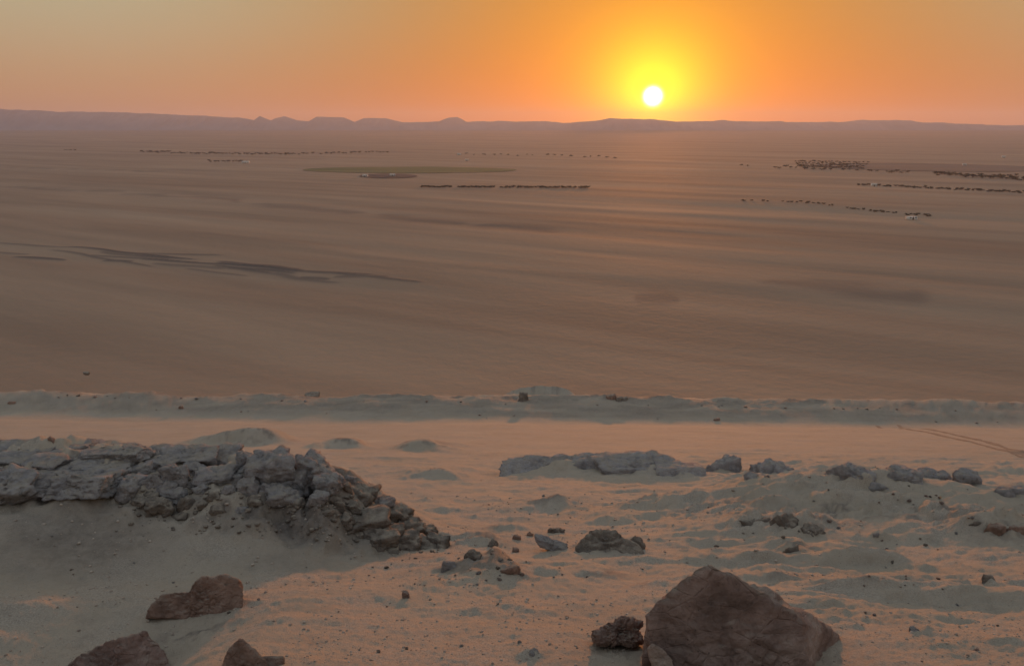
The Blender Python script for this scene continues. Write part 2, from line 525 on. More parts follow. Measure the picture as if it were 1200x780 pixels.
# ------------------------------------------------------------------ ground: one sheet from underfoot to the hills
th = np.concatenate([np.arange(-180, -44, 3.0), np.arange(-44, 44, 0.112), np.arange(44, 180.01, 3.0)])
th = np.radians(th)
rr = [0.3]
while rr[-1] < 10500:
    r = rr[-1]
    k = 0.05 if r < 2.4 else (0.0052 if r < 48 else (0.014 if r < 140 else (0.005 if 230 < r < 480 else (0.010 if r < 800 else 0.022))))
    rr.append(r * (1 + k))
rr = np.array(rr)
split = int(np.searchsorted(rr, 140.0))
def ground_part(name, r, mat):
    T, R = np.meshgrid(th, r)
    X = R * np.sin(T); Y = R * np.cos(T)
    Z = terrain(X.ravel(), Y.ravel()).reshape(X.shape)
    nr, nth = X.shape
    i = np.arange(nr - 1)[:, None] * nth + np.arange(nth - 1)[None, :]
    faces = np.stack([i, i + 1, i + nth + 1, i + nth], -1).reshape(-1, 4)
    me = mesh_from(name, np.stack([X, Y, Z], -1).reshape(-1, 3), faces)
    o = obj(name, me, mat)
    tag(o, kind='structure')
    return o, X.ravel(), Y.ravel()
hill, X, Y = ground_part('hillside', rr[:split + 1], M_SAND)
_, srim, left = ground0(X, Y)
rk = sstep(-1.5, -0.9, srim) * (1 - sstep(0.5, 1.2, srim)) * left * np.maximum(sstep(-0.35, 0.35, fbm2(X * 1.6, Y * 1.6, 4, 77)), 0.85 * sstep(-3.2, -2.2, X)) * (np.abs(X) < 12)
for (mx, my, a, hw, fr, bk, sh, sk_, ro, rk_) in MOUNDS:
    if ro >= 0.8:
        q = np.exp(-((X - mx) / hw * 1.3) ** 2 - ((Y - my) / fr * 1.2) ** 2)
        rk = np.maximum(rk, q * sstep(-0.1 if ro >= 1.2 else 0.1, 0.55, fbm2(X * 3, Y * 4, 5, 78, 0.6)) * 0.75)
led = np.exp(-((Y + 0.036 * X - 45.6) / 0.7) ** 2) * sstep(0.05, 0.45, fbm2(X * 0.9, Y * 0.9, 4, 79)) * (np.abs(X) < 60)
rk = np.maximum(rk, led * 0.8)
road = sstep(41.6, 42.8, Y + 0.036 * X) * (1 - sstep(45.6, 46.6, Y + 0.036 * X)) * (np.abs(X) < 60)
rk = np.maximum(rk, road * (0.32 + 0.22 * fbm2(X * 0.4, Y * 3.0, 4, 80)))
for px_, row_, rx_, ry_, am in ((90, 634, 1.15, 0.75, 0.62), (330, 636, 0.75, 0.55, 0.4), (480, 652, 0.5, 0.3, 0.3)):  # darker crust patches; their colour also deepens the shade below the left outcrop
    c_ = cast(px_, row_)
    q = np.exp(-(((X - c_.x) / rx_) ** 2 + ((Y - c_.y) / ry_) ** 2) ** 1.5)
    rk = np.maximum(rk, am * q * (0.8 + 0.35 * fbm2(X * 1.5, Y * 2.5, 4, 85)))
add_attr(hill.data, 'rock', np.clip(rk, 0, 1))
plain, X, Y = ground_part('desert_plain', rr[split:], M_PLAIN)
_rs = np.random.RandomState(64)
SCARPS = [(-60, 282, 120, 294), (70, 290, 240, 305), (250, 306, 360, 317), (380, 319, 500, 331)]
for k in range(24):
    q = _rs.rand() ** 0.8
    px = -40 + 470 * q; row = 287 + 38 * q + _rs.uniform(-6, 12) * (1.15 - q)
    ln_ = _rs.uniform(30, 140)
    SCARPS.append((px, row, px + ln_, row + ln_ * _rs.uniform(0.02, 0.15)))
BANDS = [(0, 218, 150, 226), (150, 226, 300, 238), (300, 238, 430, 252), (430, 252, 560, 262), (560, 262, 660, 273), (740, 350, 800, 352), (880, 330, 1100, 345), (0, 196, 200, 201)]
def pxy(px, row):
    p = W(px, row, -PLAIN_Z / tan_dep(row)); return p.x, p.y
scarp = np.zeros(len(X))
def streak(q, wid, amt):
    (ax, ay), (bx, by) = pxy(q[0], q[1]), pxy(q[2], q[3])
    lx, ly = bx - ax, by - ay
    ll = lx * lx + ly * ly
    u = ((X - ax) * lx + (Y - ay) * ly) / ll
    dd = ((X - ax) * -ly + (Y - ay) * lx) / math.sqrt(ll) + 0.8 * wid * fbm2(X / 25, Y / 25, 2, 83)
    e_ = np.exp(-(dd / (wid * np.sqrt(np.clip(4 * u * (1 - u), 0.05, 1)))) ** 2) * sstep(0, 0.12, u) * (1 - sstep(0.88, 1, u))
    return amt * e_
front_ = Y > 0
for k, q in enumerate(SCARPS): scarp = np.maximum(scarp, streak(q, 1.5 + 1.3 * ((k * 7) % 5) / 4, 0.6 + 0.38 * ((k * 3) % 4) / 3) * front_)
rel = scarp * 0.3
for q in BANDS: scarp = np.maximum(scarp, streak(q, 12.0, 0.42) * front_)
add_attr(plain.data, 'rock', scarp)
co = np.empty(len(X) * 3, np.float32); plain.data.vertices.foreach_get('co', co)
co[2::3] += rel; plain.data.vertices.foreach_set('co', co); plain.data.update()

# ------------------------------------------------------------------ far hills: flat-topped mesas and low cones
SKYLINE = [(-500, 131), (-200, 127), (0, 128), (30, 129), (70, 130.3), (140, 131), (240, 134), (288, 136.8), (298, 138.6), (305, 135.4), (318, 139), (332, 136), (346, 139.4), (358, 140),
           (367, 136), (400, 136.2), (412, 140), (425, 136.6), (450, 136.6), (470, 140), (514, 140), (525, 137), (535, 136.6), (546, 140.2), (600, 140.6), (650, 141), (660, 142),
           (700, 140.4), (716, 138.3), (768, 139.2), (792, 140.8), (850, 140), (920, 141.4), (985, 141.5), (1010, 140), (1050, 140.4), (1090, 142), (1150, 143.6), (1200, 144.4), (1400, 142), (1700, 143)]
HY = 7000.0
sk_x = [W(px, row, HY).x for px, row in SKYLINE]
sk_z = [W(px, row, HY).z - PLAIN_Z for px, row in SKYLINE]
hx = np.concatenate([np.arange(-9000, -6500, 60), np.arange(-6500, 6500, 9.0), np.arange(6500, 9001, 60)])
hy = np.concatenate([np.linspace(-2400, -500, 12), np.linspace(-450, 0, 24), np.linspace(20, 420, 16)])
HX, HYo = np.meshgrid(hx, hy)
crest = np.interp(HX, sk_x, sk_z)
crest = 0.93 * crest + 0.55 * (crest - np.interp(HX, sk_x[::6], sk_z[::6]))
crest = crest + 3.0 * fbm2(HX / 90, HYo * 0 + 3, 4, 61)
wob = 100 * fbm2(HX / 300, HYo / 900, 4, 62)
tt = HYo + wob
front = np.clip((tt + 2200) / 2200, 0, 1)
shape = np.where(tt < 0, 0.30 * front ** 2.5 + 0.70 * sstep(0.80, 0.99, front) ** 1.3, 1 - 0.9 * sstep(20, 280, tt))
gul = 1 - 0.14 * np.abs(fbm2(HX / 120, HYo / 400, 3, 63)) * (1 - sstep(-80, 0, tt))
HZ = PLAIN_Z - 3 + np.maximum(crest, 2) * shape * gul
nr, nc = HX.shape
i = np.arange(nr - 1)[:, None] * nc + np.arange(nc - 1)[None, :]
m = Mat('hill_rock')
M_HILL = m.color(m.ramp(m.noise(0.004, 5, 0.6), [(0.3, (0.27, 0.215, 0.19)), (0.7, (0.36, 0.285, 0.25))]))
hills = obj('hills', mesh_from('hills', np.stack([HX, HY + HYo, HZ], -1).reshape(-1, 3), np.stack([i, i + 1, i + nc + 1, i + nc], -1).reshape(-1, 4)), M_HILL)
tag(hills, kind='structure')

# ------------------------------------------------------------------ rocks
_ico = {}
def ico(sub):
    if sub not in _ico:
        bm = bmesh.new()
        bmesh.ops.create_icosphere(bm, subdivisions=sub, radius=1.0)
        v = np.array([q.co[:] for q in bm.verts]); f = np.array([[q.index for q in p.verts] for p in bm.faces])
        bm.free()
        _ico[sub] = (v / np.linalg.norm(v, axis=1)[:, None], f)
    return _ico[sub]
def polytope_r(d, n, h, soft):
    c = d @ n.T
    q = np.where(c > 1e-4, h[None, :] / np.maximum(c, 1e-4), 1e9)
    m = q.min(1)
    return m if soft <= 0 else m * (np.sum(np.minimum((m[:, None] / q), 1) ** soft, 1)) ** (-1.0 / soft)
def hull_planes(pts, c):
    bm = bmesh.new()
    vs = [bm.verts.new(Vector(p) - c) for p in pts]
    bmesh.ops.convex_hull(bm, input=vs)
    bm.normal_update()
    n, h = [], []
    for f in bm.faces:
        if f.calc_area() < 1e-9: continue
        nn = f.normal.copy(); hh = nn.dot(f.verts[0].co)
        if hh < 0: nn, hh = -nn, -hh
        n.append(nn[:]); h.append(max(hh, 1e-3))
    bm.free()
    return np.array(n), np.array(h)
def roughen(v, d, size, seed, amt, chip):
    p = v / size
    v = v + d * (size * amt * fbm3(p * 2.0, 3, seed, 0.5))[:, None]
    v = v - d * (size * amt * 0.8 * np.maximum(0, fbm3(p * 3.3, 4, seed + 9, 0.5, ridged=True) - 0.35))[:, None]
    v = v + d * (size * amt * 0.30 * fbm3(p * 11.0, 3, seed + 19, 0.6))[:, None]
    ck = n3(p * 1.5, seed + 41) + 0.35 * n3(p * 4.5, seed + 42)
    v = v - d * (size * 0.06 * np.exp(-(ck / 0.05) ** 2) * sstep(-0.1, 0.3, n3(p * 1.1, seed + 43)))[:, None]    # fractures
    if chip:
        k = n3(p * 2.6, seed + 5) + 0.3 * n3(p * 9, seed + 6)
        v = v - d * (size * chip * sstep(0.15, 0.25, k))[:, None]
        k = (p[:, 2] + 0.25 * p[:, 0] + 0.12 * n3(p * 2, seed + 3)) * 5.0     # bedding steps
        v = v - d * (size * chip * 0.6 * sstep(0.75, 1.0, k - np.floor(k)))[:, None]
    return v
def hull_rock(name, groups, center, sub, seed, amt=0.035, soft=26, chip=0.02, facets=22):
    c = Vector(center)
    d, f = ico(sub)
    r = None
    for g in groups:
        n, h = hull_planes(g, c)
        rng = np.random.RandomState(seed + 3)
        en = rng.normal(size=(facets, 3)); en /= np.linalg.norm(en, axis=1)[:, None]
        pts_ = np.array([(Vector(p) - c)[:] for p in g])
        eh = (pts_ @ en.T).max(0) * rng.uniform(0.86, 0.97, facets)
        n = np.vstack([n, en]); h = np.concatenate([h, eh])
        q = polytope_r(d, n, h, soft)
        r = q if r is None else np.maximum(r, q)
    v = roughen(d * r[:, None], d, float(np.median(r)), seed, amt, chip)
    return mesh_from(name, v, f), c
def random_rock(name, seed, dims, sub=3, planes=15, amt=0.05, soft=60, chip=0.03, flat=0.0):
    """a broken block: jittered box faces with random chamfers, then weathered"""
    rng = np.random.RandomState(seed)
    d, f = ico(sub)
    ax = np.array([[1, 0, 0], [-1, 0, 0], [0, 1, 0], [0, -1, 0], [0, 0, 1], [0, 0, -1]], float)
    ax = ax + rng.normal(size=ax.shape) * (0.16 if flat else 0.28)
    n = np.vstack([ax, rng.normal(size=(planes, 3))])
    n /= np.linalg.norm(n, axis=1)[:, None]
    h = np.concatenate([rng.uniform(0.62, 0.80, 6), rng.uniform(0.78, 1.08, planes)])
    r = polytope_r(d, n, h, soft)
    v = d * r[:, None]
    lo, hi = v.min(0), v.max(0)
    v = (v - (lo + hi) / 2) / (hi - lo)[None, :] * np.array(dims)[None, :]
    dd = v / np.linalg.norm(v, axis=1)[:, None]
    size = (dims[2] * min(dims[1], dims[0])) ** 0.5 * 0.62
    return mesh_from(name, roughen(v, dd, size, seed, amt, chip), f)

def boulder(label, mat, pts, center, sub, seed, **kw):
    me, c = hull_rock('boulder', pts, center, sub, seed, **kw)
    return tag(obj('boulder', me, mat, None, c), label, 'rock')
def outline(front, y, back_dy=0.5, tuck=10, shrink=0.8, lean=0.0):
    """points of a boulder: its near face as seen, and a smaller far face that falls away behind it"""
    rows = [q[1] for q in front]
    top, bot = min(rows), max(rows)
    cx = sum(q[0] for q in front) / len(front)
    P = []
    for px, row in front:
        k = (bot - row) / (bot - top)
        P.append(W(px, row, y + lean * k))
    B = []
    for px, row in front:
        k = (bot - row) / (bot - top)
        B.append(W(cx + (px - cx) * shrink, row + tuck * (0.3 + k), y + back_dy))
    return P + B

# the big brown boulder at the bottom right
yb = 3.72
fr = [(742, 812), (750, 753), (755, 719), (769, 706), (779, 692), (812, 667), (829, 661), (851, 669), (891, 692), (928, 711), (942, 727), (944, 776), (938, 830)]
P = outline(fr, yb, 0.62, 16, 0.9, 0.20)
P += [W(955, 718, yb + 0.45), W(970, 731, yb + 0.62), W(988, 745, yb + 0.78), W(986, 778, yb + 0.72), W(978, 822, yb + 0.6)]
cb = W(850, 760, yb + 0.32)
boulder('largest brown boulder, pointed top and flat dark face, at the bottom right', M_BROWN, [P], cb, 6, 11, amt=0.045, soft=400, chip=0.025, facets=0)
# the lump leaning against its left foot and the pale splinter below
P = outline([(688, 742), (701, 733), (718, 724), (728, 720), (750, 724), (757, 753), (741, 757), (721, 750), (699, 754)], 4.18, 0.26, 6, 0.8, 0.06)
boulder('knobbly low rock touching the left foot of the largest boulder', M_BROWN, [P], W(725, 740, 4.3), 6, 23, amt=0.17, soft=120, chip=0.09)
P = outline([(763, 751), (776, 758), (789, 772), (792, 786), (764, 782), (756, 757)], 3.66, 0.12, 4, 0.8, 0.03)
boulder('small pale splinter of stone in front of the largest boulder', M_PALE, [P], W(772, 768, 3.71), 4, 29, amt=0.06, soft=30, chip=0.05)
# left-hand rock on the grey sand
pb = cast(230, 724)
y0 = pb.y + 0.02
PA = outline([(224, 684), (236, 674), (262, 671), (280, 675), (286, 684), (285, 718), (275, 726), (222, 726)], y0, 0.34, 6, 0.9, 0.12)
PB = outline([(170, 725), (174, 711), (188, 695), (210, 693), (250, 692), (262, 724)], y0 + 0.02, 0.26, 6, 0.9, 0.10)
boulder('brown rock with a lower left shoulder, lying alone on the grey sand', M_RED, [PA, PB], W(240, 704, y0 + 0.16), 6, 37, amt=0.075, soft=300, chip=0.04, facets=6)
# bottom-left corner boulder
yl = cast(135, 800).y
y3 = cast(290, 785).y
P = outline([(60, 792), (92, 768), (120, 750), (161, 741), (170, 739), (178, 746), (193, 762), (203, 785), (200, 815), (70, 815)], yl, 0.5, 14, 0.85, 0.2)
boulder('rough brown boulder cut off by the lower edge, left corner', M_BROWN, [P], W(140, 785, yl + 0.24), 6, 41, amt=0.075, soft=300, chip=0.04, facets=6)
P = outline([(254, 800), (259, 770), (273, 749), (283, 746), (297, 757), (318, 780), (316, 800)], y3, 0.28, 8, 0.8, 0.1)
P2 = outline([(275, 800), (280, 768), (318, 768), (336, 767), (340, 775), (322, 790), (300, 800)], y3 + 0.03, 0.22, 8, 0.8, 0.08)
boulder('small grooved rock beside the lower edge, right of the corner boulder', M_RED, [P, P2], W(288, 780, y3 + 0.1), 5, 43, amt=0.06, soft=40, chip=0.04)

# ---- the big rock outcrop on the left: one ledge of bedrock blocks
outcrop = bpy.data.objects.new('rock_outcrop', None)
COL.objects.link(outcrop)
oc = cast(200, 585)
outcrop.location = oc
tag(outcrop, 'long broken ledge of grey blocks and slabs on the left', 'rock outcrop')
BLOCKS = [  # px, row, width px, height px, flatness
    (16, 524, 50, 15, 1), (52, 523, 34, 12, 1), (90, 519, 54, 14, 1), (142, 525, 62, 16, 1), (182, 526, 40, 14, 1), (222, 531, 62, 22, 1), (258, 535, 50, 24, 1),
    (22, 536, 44, 14, 1), (55, 540, 44, 14, 1), (82, 543, 40, 14, 1), (122, 542, 60, 15, 1), (163, 549, 36, 17, 1), (192, 541, 34, 14, 1), (112, 532, 44, 12, 1), (70, 531, 40, 12, 1), (165, 535, 44, 12, 1),
    (10, 572, 66, 36, 0), (40, 561, 38, 20, 0), (53, 568, 16, 18, 0), (100, 563, 84, 32, 1), (150, 571, 34, 24, 0), (205, 555, 30, 26, 0), (228, 549, 26, 14, 0), (253, 555, 44, 17, 1), (180, 562, 26, 16, 0),
    (289, 539, 22, 20, 0), (287, 551, 20, 12, 0), (318, 544, 50, 34, 0), (339, 547, 18, 17, 0), (325, 554, 14, 14, 0), (368, 547, 48, 36, 0), (352, 541, 16, 20, 0), (275, 560, 20, 14, 0),
    (291, 568, 26, 21, 0), (310, 571, 15, 13, 0), (342, 568, 34, 28, 0), (322, 569, 13, 11, 0), (385, 570, 30, 28, 0), (395, 561, 17, 21, 0), (411, 558, 15, 13, 0), (407, 568, 13, 17, 0), (365, 567, 19, 15, 0),
    (325, 584, 46, 24, 0), (345, 590, 22, 15, 0), (425, 577, 36, 26, 0), (372, 584, 24, 16, 0), (392, 588, 26, 16, 0), (412, 590, 22, 14, 0), (446, 588, 30, 22, 0), (430, 608, 50, 32, 0), (462, 600, 34, 24, 0),
    (404, 606, 22, 15, 0), (384, 602, 20, 12, 0), (478, 614, 36, 26, 0), (498, 620, 26, 18, 0), (458, 622, 28, 20, 0), (300, 584, 18, 12, 0), (270, 573, 18, 12, 0),
    (165, 588, 20, 12, 0), (188, 592, 30, 18, 0), (203, 582, 26, 18, 0), (218, 588, 18, 16, 0), (178, 580, 16, 10, 0), (235, 572, 18, 12, 0), (240, 590, 16, 10, 0), (212, 602, 18, 9, 0), (222, 568, 14, 10, 0),
    (195, 570, 20, 13, 0), (255, 596, 18, 12, 0), (282, 596, 14, 9, 0), (250, 580, 14, 10, 0), (-30, 530, 60, 22, 1), (-28, 560, 60, 34, 0), (445, 626, 36, 22, 0), (470, 634, 40, 26, 0), (494, 640, 40, 28, 0), (512, 634, 26, 22, 0), (420, 622, 24, 14, 0), (452, 640, 26, 16, 0)]
for k, (px, row, wp, hp, flat) in enumerate(BLOCKS):
    rng = random.Random(500 + k)
    p = cast(px, min(row + hp * 0.30, 640))
    s = mpp(p)
    dims = (wp * s * 1.2, wp * s * rng.uniform(0.8, 1.15), hp * s * (1.0 if flat else (1.25 if px < 395 else 1.05)))
    me = random_rock('stone', 500 + k, dims, 5 if wp > 58 else (4 if wp > 18 else 3), 12, 0.13, 90, 0.06, flat)
    mt = M_GREY if (px < 400 and row < 575) else (M_TAN if (k % 3 or row > 598) else M_GREY)
    o = obj('stone', me, mt, outcrop)
    o.location = W(px, row + (6 if row < 532 else (4 if px > 395 else 2)), p.y + dims[1] * 0.12) - oc
    o.rotation_euler = (rng.uniform(-0.12, 0.12), rng.uniform(-0.12, 0.12), rng.uniform(-0.35, 0.35))
# crumbled bits lodged between the blocks
rng = np.random.RandomState(7)
V, Fc = [], []
d2, f2 = ico(1)
nb = 0
for k in range(700):
    px = rng.uniform(130, 520); row = rng.uniform(560, 628) if px < 330 else rng.uniform(560, 640) + (px - 420) * 0.12
    if px > 330 and row < 560 + (px - 385) * 0.55: continue
    if px < 300 and rng.rand() < 0.55 and not (150 < px < 260 and 570 < row < 605): continue
    p = cast(px, row)
    sz = (0.7 + 3.2 * rng.rand() ** 2.5) * mpp(p)
    v = d2 * rng.uniform(0.65, 1.15, (len(d2), 1)) * np.array([1.2, 1.0, 0.75]) * sz
    V.append(v + np.array([p.x, p.y, p.z + 0.25 * sz]) - np.array(oc)); Fc.append(f2 + nb); nb += len(d2)
rub = obj('rubble', mesh_from('rubble', np.vstack(V), np.vstack(Fc), False), M_TAN, outcrop)
tag(rub, kind='stuff')

# ---- rocks of the middle and right-hand rim, and loose rocks: px, foot row, width, height, material, label, depth, sub
ROCKS = [
    (645, 549, 100, 26, M_GREY, 'low grey slab rock at the left end of the middle rim', 0.8, 5),
    (692, 550, 74, 27, M_GREY, 'highest hump of grey bedrock in the middle of the rim', 0.9, 5),
    (748, 551, 92, 24, M_GREY, 'wide flat grey bedrock slab right of the highest hump', 0.9, 5),
    (795, 553, 60, 16, M_GREY, 'thin tail of grey bedrock before the rounded rim rock', 0.9, 4),
    (606, 547, 18, 12, M_RED, 'small brown knob at the left tip of the middle rim', 0.9, 4),
    (848, 552, 50, 27, M_GREY, 'rounded grey rock standing alone on the rim, right of the bedrock', 0.9, 5),
    (912, 553, 58, 24, M_GREY, 'peaked grey rock on the rim, second right of the bedrock', 0.9, 5),
    (1003, 556, 56, 21, M_GREY, 'dark grey rock with a ragged left end on the right rim', 0.9, 5),
    (1054, 558, 60, 24, M_GREY, 'tallest humped grey rock of the cluster on the right rim', 0.9, 5),
    (1097, 560, 38, 17, M_GREY, 'sloping grey rock right of the tallest hump on the rim', 0.9, 4),
    (1138, 566, 36, 16, M_GREY, 'rightmost small grey rock poking over the rim', 0.9, 4),
    (1190, 582, 50, 14, M_GREY, 'low bluish rock at the right edge of the picture', 0.9, 4),
    (1030, 571, 40, 9, M_GREY, 'thin flat stone below the cluster on the right rim', 0.9, 4),
    (890, 560, 34, 10, M_GREY, 'low crumbly ledge below the peaked rim rock', 0.9, 4),
    (744, 644, 32, 18, M_TAN, 'rounded stone at the right foot of the dark earth cone', 0.8, 4),
    (553, 655, 24, 12, M_TAN, 'blocky stone crowning the stony sand hummock', 0.8, 4),
    (524, 668, 18, 13, M_GREY, 'grey stone on the left flank of the stony hummock', 0.9, 4),
    (597, 672, 28, 11, M_RED, 'flat reddish stone on the right flank of the stony hummock', 0.6, 4),
    (605, 632, 12, 7, M_RED, 'little dark stone behind the stony hummock', 0.9, 3),
    (621, 628, 9, 6, M_RED, 'tiny dark stone just left of the tilted slab', 0.9, 3),
    (650, 624, 26, 8, M_TAN, 'crumbly flat clod behind the tilted slab', 0.7, 4),
    (577, 640, 14, 9, M_TAN, 'small clod at the back of the stony hummock', 0.9, 3),
    (605, 647, 10, 6, M_RED, 'small flat chip right of the hummock top', 0.9, 3),
    (476, 700, 9, 10, M_BROWN, 'single upright stone on the pink sand, left of the hummock', 0.9, 4),
    (922, 618, 34, 15, M_TAN, 'dark crusted lump on the crest of the right-hand hummock', 0.8, 4),
    (950, 623, 34, 9, M_TAN, 'thin dark crust running down the right-hand hummock', 0.7, 4),
    (884, 614, 40, 9, M_TAN, 'low crusted clod left of the right-hand hummock', 0.8, 4),
    (1170, 626, 26, 13, M_RED, 'reddish crumbled lump near the right edge', 0.8, 4),
    (1192, 627, 22, 11, M_RED, 'second reddish lump, touching the right edge', 0.8, 4),
    (1146, 616, 18, 8, M_TAN, 'small clod left of the reddish lumps', 0.8, 3),
    (1027, 629, 9, 7, M_GREY, 'small grey stone right of the right-hand hummock', 0.9, 3),
    (930, 646, 22, 9, M_TAN, 'half buried clod below the right-hand hummock', 0.8, 4),
    (1077, 740, 20, 6, M_GREY, 'flat dark stone in the right foreground gravel', 0.8, 4),
    (1146, 762, 9, 4, M_BROWN, 'little dark stone near the lower right corner', 0.9, 3),
    (1162, 679, 18, 6, M_TAN, 'low sand-covered stone on the right slope', 0.8, 3),
    (623, 770, 26, 10, M_GREY, 'dark flat stone in the gravel at the bottom centre', 0.8, 4),
    (612, 470, 14, 11, M_TAN, 'pointed rock at the left of the spur beyond the track', 0.9, 4),
    (716, 468, 12, 7, M_RED, 'reddish rock on the spur right of the pointed one', 0.9, 3),
    (730, 470, 18, 6, M_TAN, 'flat rock at the right end of the spur', 0.9, 3),
    (212, 479, 7, 5, M_RED, 'dark stone on the track, left part', 0.9, 3),
    (12, 473, 9, 4, M_RED, 'dark stone on the track at the left edge', 0.9, 3),
    (840, 493, 8, 4, M_RED, 'dark stone on the track, right of centre', 0.9, 3),
    (365, 463, 18, 4, M_TAN, 'long low rock on the outer edge of the track', 0.9, 3),
    (60, 517, 9, 6, M_RED, 'small red stone perched on the left outcrop', 0.9, 3),
    (100, 437, 8, 2, M_TAN, 'lone dark rock on the sand far below the track', 0.9, 3)]
for k, (px, row, wp, hp, mt, lab, dep, sub) in enumerate(ROCKS):
    if row == 437:
        p = W(px, row, 170); p.z = ground_z(p.x, p.y)
    else:
        p = cast(px, row)
    s = mpp(p)
    dims = (wp * s * 1.05, wp * s * dep * 0.8, hp * s * 2.2 + 0.05)
    if wp >= 60: dims = (wp * s * 1.25, min(wp * s * 0.9, 1.1), hp * s * 1.6 + 0.10)
    o = obj('rock', random_rock('rock', 900 + k, dims, sub, 16, 0.09 if mt is not M_TAN else 0.15, 60, 0.05, 0), mt)
    dy = dims[1] * 0.30
    o.location = (p.x, p.y + dy, -(p.y + dy) * tan_dep(row - hp * (0.60 if 540 < row < 562 else 1.0)) - dims[2] * 0.5)
    rng = random.Random(900 + k)
    o.rotation_euler = (rng.uniform(-0.1, 0.1), rng.uniform(-0.08, 0.08), rng.uniform(-0.2, 0.2))
    tag(o, lab, 'rock')
# the cone of crusted earth in the centre
yk = cast(705, 649).y + 0.03
P = outline([(670, 650), (673, 638), (684, 627), (703, 616), (722, 622), (742, 633), (758, 645), (752, 656), (690, 656)], yk, 0.5, 10, 0.85, 0.25)
boulder('dark cone of crusted earth and rock in the centre', M_TAN, [P], W(710, 640, yk + 0.24), 5, 57, amt=0.10, soft=60, chip=0.05, facets=10)
# the tilted slab in the middle
p = cast(645, 646)
s = mpp(p)
sl = obj('rock', random_rock('rock', 77, (42 * s, 0.16, 15 * s), 5, 12, 0.08, 60, 0.05, 1), M_GREY)
sl.location = p + Vector((0, 0.08, 0.045))
sl.rotation_euler = (0.1, math.radians(20), math.radians(-8))
tag(sl, 'tilted purplish grey slab lying between hummock and earth cone', 'rock')

# ---- loose stones one can pick out, strewn over the sand
variants = [random_rock('stone', 2000 + k, (1.0, 0.85, 0.62), 2, 10, 0.08, 40, 0.03) for k in range(8)]
for k, me in enumerate(variants): me.materials.append([M_RED, M_BROWN, M_TAN, M_GREY][k % 4])
ZONES = [((525, 612, 646, 686), 11, (3.0, 7.0), 'small stone sitting on top of the stony hummock in the centre', 'stones on the stony hummock'),
         ((430, 700, 640, 690), 16, (2.5, 6.5), 'small loose stone lying around the foot of the stony hummock', 'stones around the stony hummock'),
         ((800, 1200, 585, 690), 40, (2.5, 6.0), 'small loose stone strewn over the hummocky right-hand slope', 'stones on the right-hand slope'),
         ((20, 440, 590, 720), 26, (2.2, 5.0), 'small loose stone on the grey sand below the left outcrop', 'stones below the left outcrop'),
         ((350, 1190, 700, 776), 26, (2.5, 6.0), 'small loose stone in the foreground gravel', 'stones in the foreground gravel'),
         ((480, 1180, 540, 600), 22, (2.0, 4.5), 'small loose stone on the pink sand near the rim', 'stones near the rim'),
         ((5, 1195, 458, 492), 44, (2.0, 5.0), 'small dark stone along the edge of the track', 'stones along the track')]
rng = np.random.RandomState(99)
for (x0, x1, y0_, y1_), n, (s0, s1), lab, grp in ZONES:
    for k in range(n):
        px = rng.uniform(x0, x1); row = rng.uniform(y0_, y1_)
        if 'track' in grp:
            row = 458 + px / 1200 * 18 + (rng.uniform(1, 4) if rng.rand() < 0.6 else rng.uniform(16, 20)) + 3
        if 735 < px < 1000 and row > 655: continue
        p = cast(px, row)
        sz = (s0 + (s1 - s0) * rng.rand() ** 2.2) * mpp(p)
        o = bpy.data.objects.new('stone', variants[rng.randint(8)])
        COL.objects.link(o)
        o.location = p + Vector((0, 0, 0.12 * sz))
        o.scale = (sz, sz, sz * rng.uniform(0.7, 1.1))
        o.rotation_euler = (rng.uniform(-0.3, 0.3), rng.uniform(-0.3, 0.3), rng.uniform(0, 6.28))
        tag(o, lab, 'stone', grp)

# ---- gravel too fine to count
rng = np.random.RandomState(5)
bm = bmesh.new(); bmesh.ops.create_icosphere(bm, subdivisions=1, radius=1.0)
d1 = np.array([v.co[:] for v in bm.verts]); f1 = np.array([[v.index for v in q.verts] for q in bm.faces]); bm.free()
n = 15000
yy = 3.4 * (13.0 / 3.4) ** (rng.rand(n) ** 1.25)
xx = (rng.rand(n) * 2 - 1) * yy * 0.78
dens = fbm2(xx * 1.1, yy * 1.3, 3, 301) + 0.25 * (yy < 5.5)
keep = dens > rng.uniform(-0.45, 0.55, n)
xx, yy = xx[keep], yy[keep]
zz = terrain(xx, yy)
sz = (0.0028 + 0.011 * rng.rand(len(xx)) ** 6) * np.clip(yy / 5, 0.8, 1.8)
jit = rng.uniform(0.7, 1.2, (len(xx), len(d1), 1))
Vg = d1[None] * jit * sz[:, None, None] * np.array([1.1, 1.0, 0.75])[None, None]
Vg[:, :, 0] += xx[:, None]; Vg[:, :, 1] += yy[:, None]; Vg[:, :, 2] += (zz + 0.2 * sz)[:, None]
Fg = f1[None] + (np.arange(len(xx)) * len(d1))[:, None, None]
gm = Mat('gravel')
M_GRAVEL = gm.color(gm.ramp(gm.noise(11, 3), [(0.3, (0.20, 0.155, 0.12)), (0.6, (0.44, 0.36, 0.29))]))
tag(obj('gravel', mesh_from('gravel', Vg.reshape(-1, 3), Fg.reshape(-1, 3), False), M_GRAVEL), 'fine gravel and grit scattered over the foreground sand', 'gravel', kind='stuff')

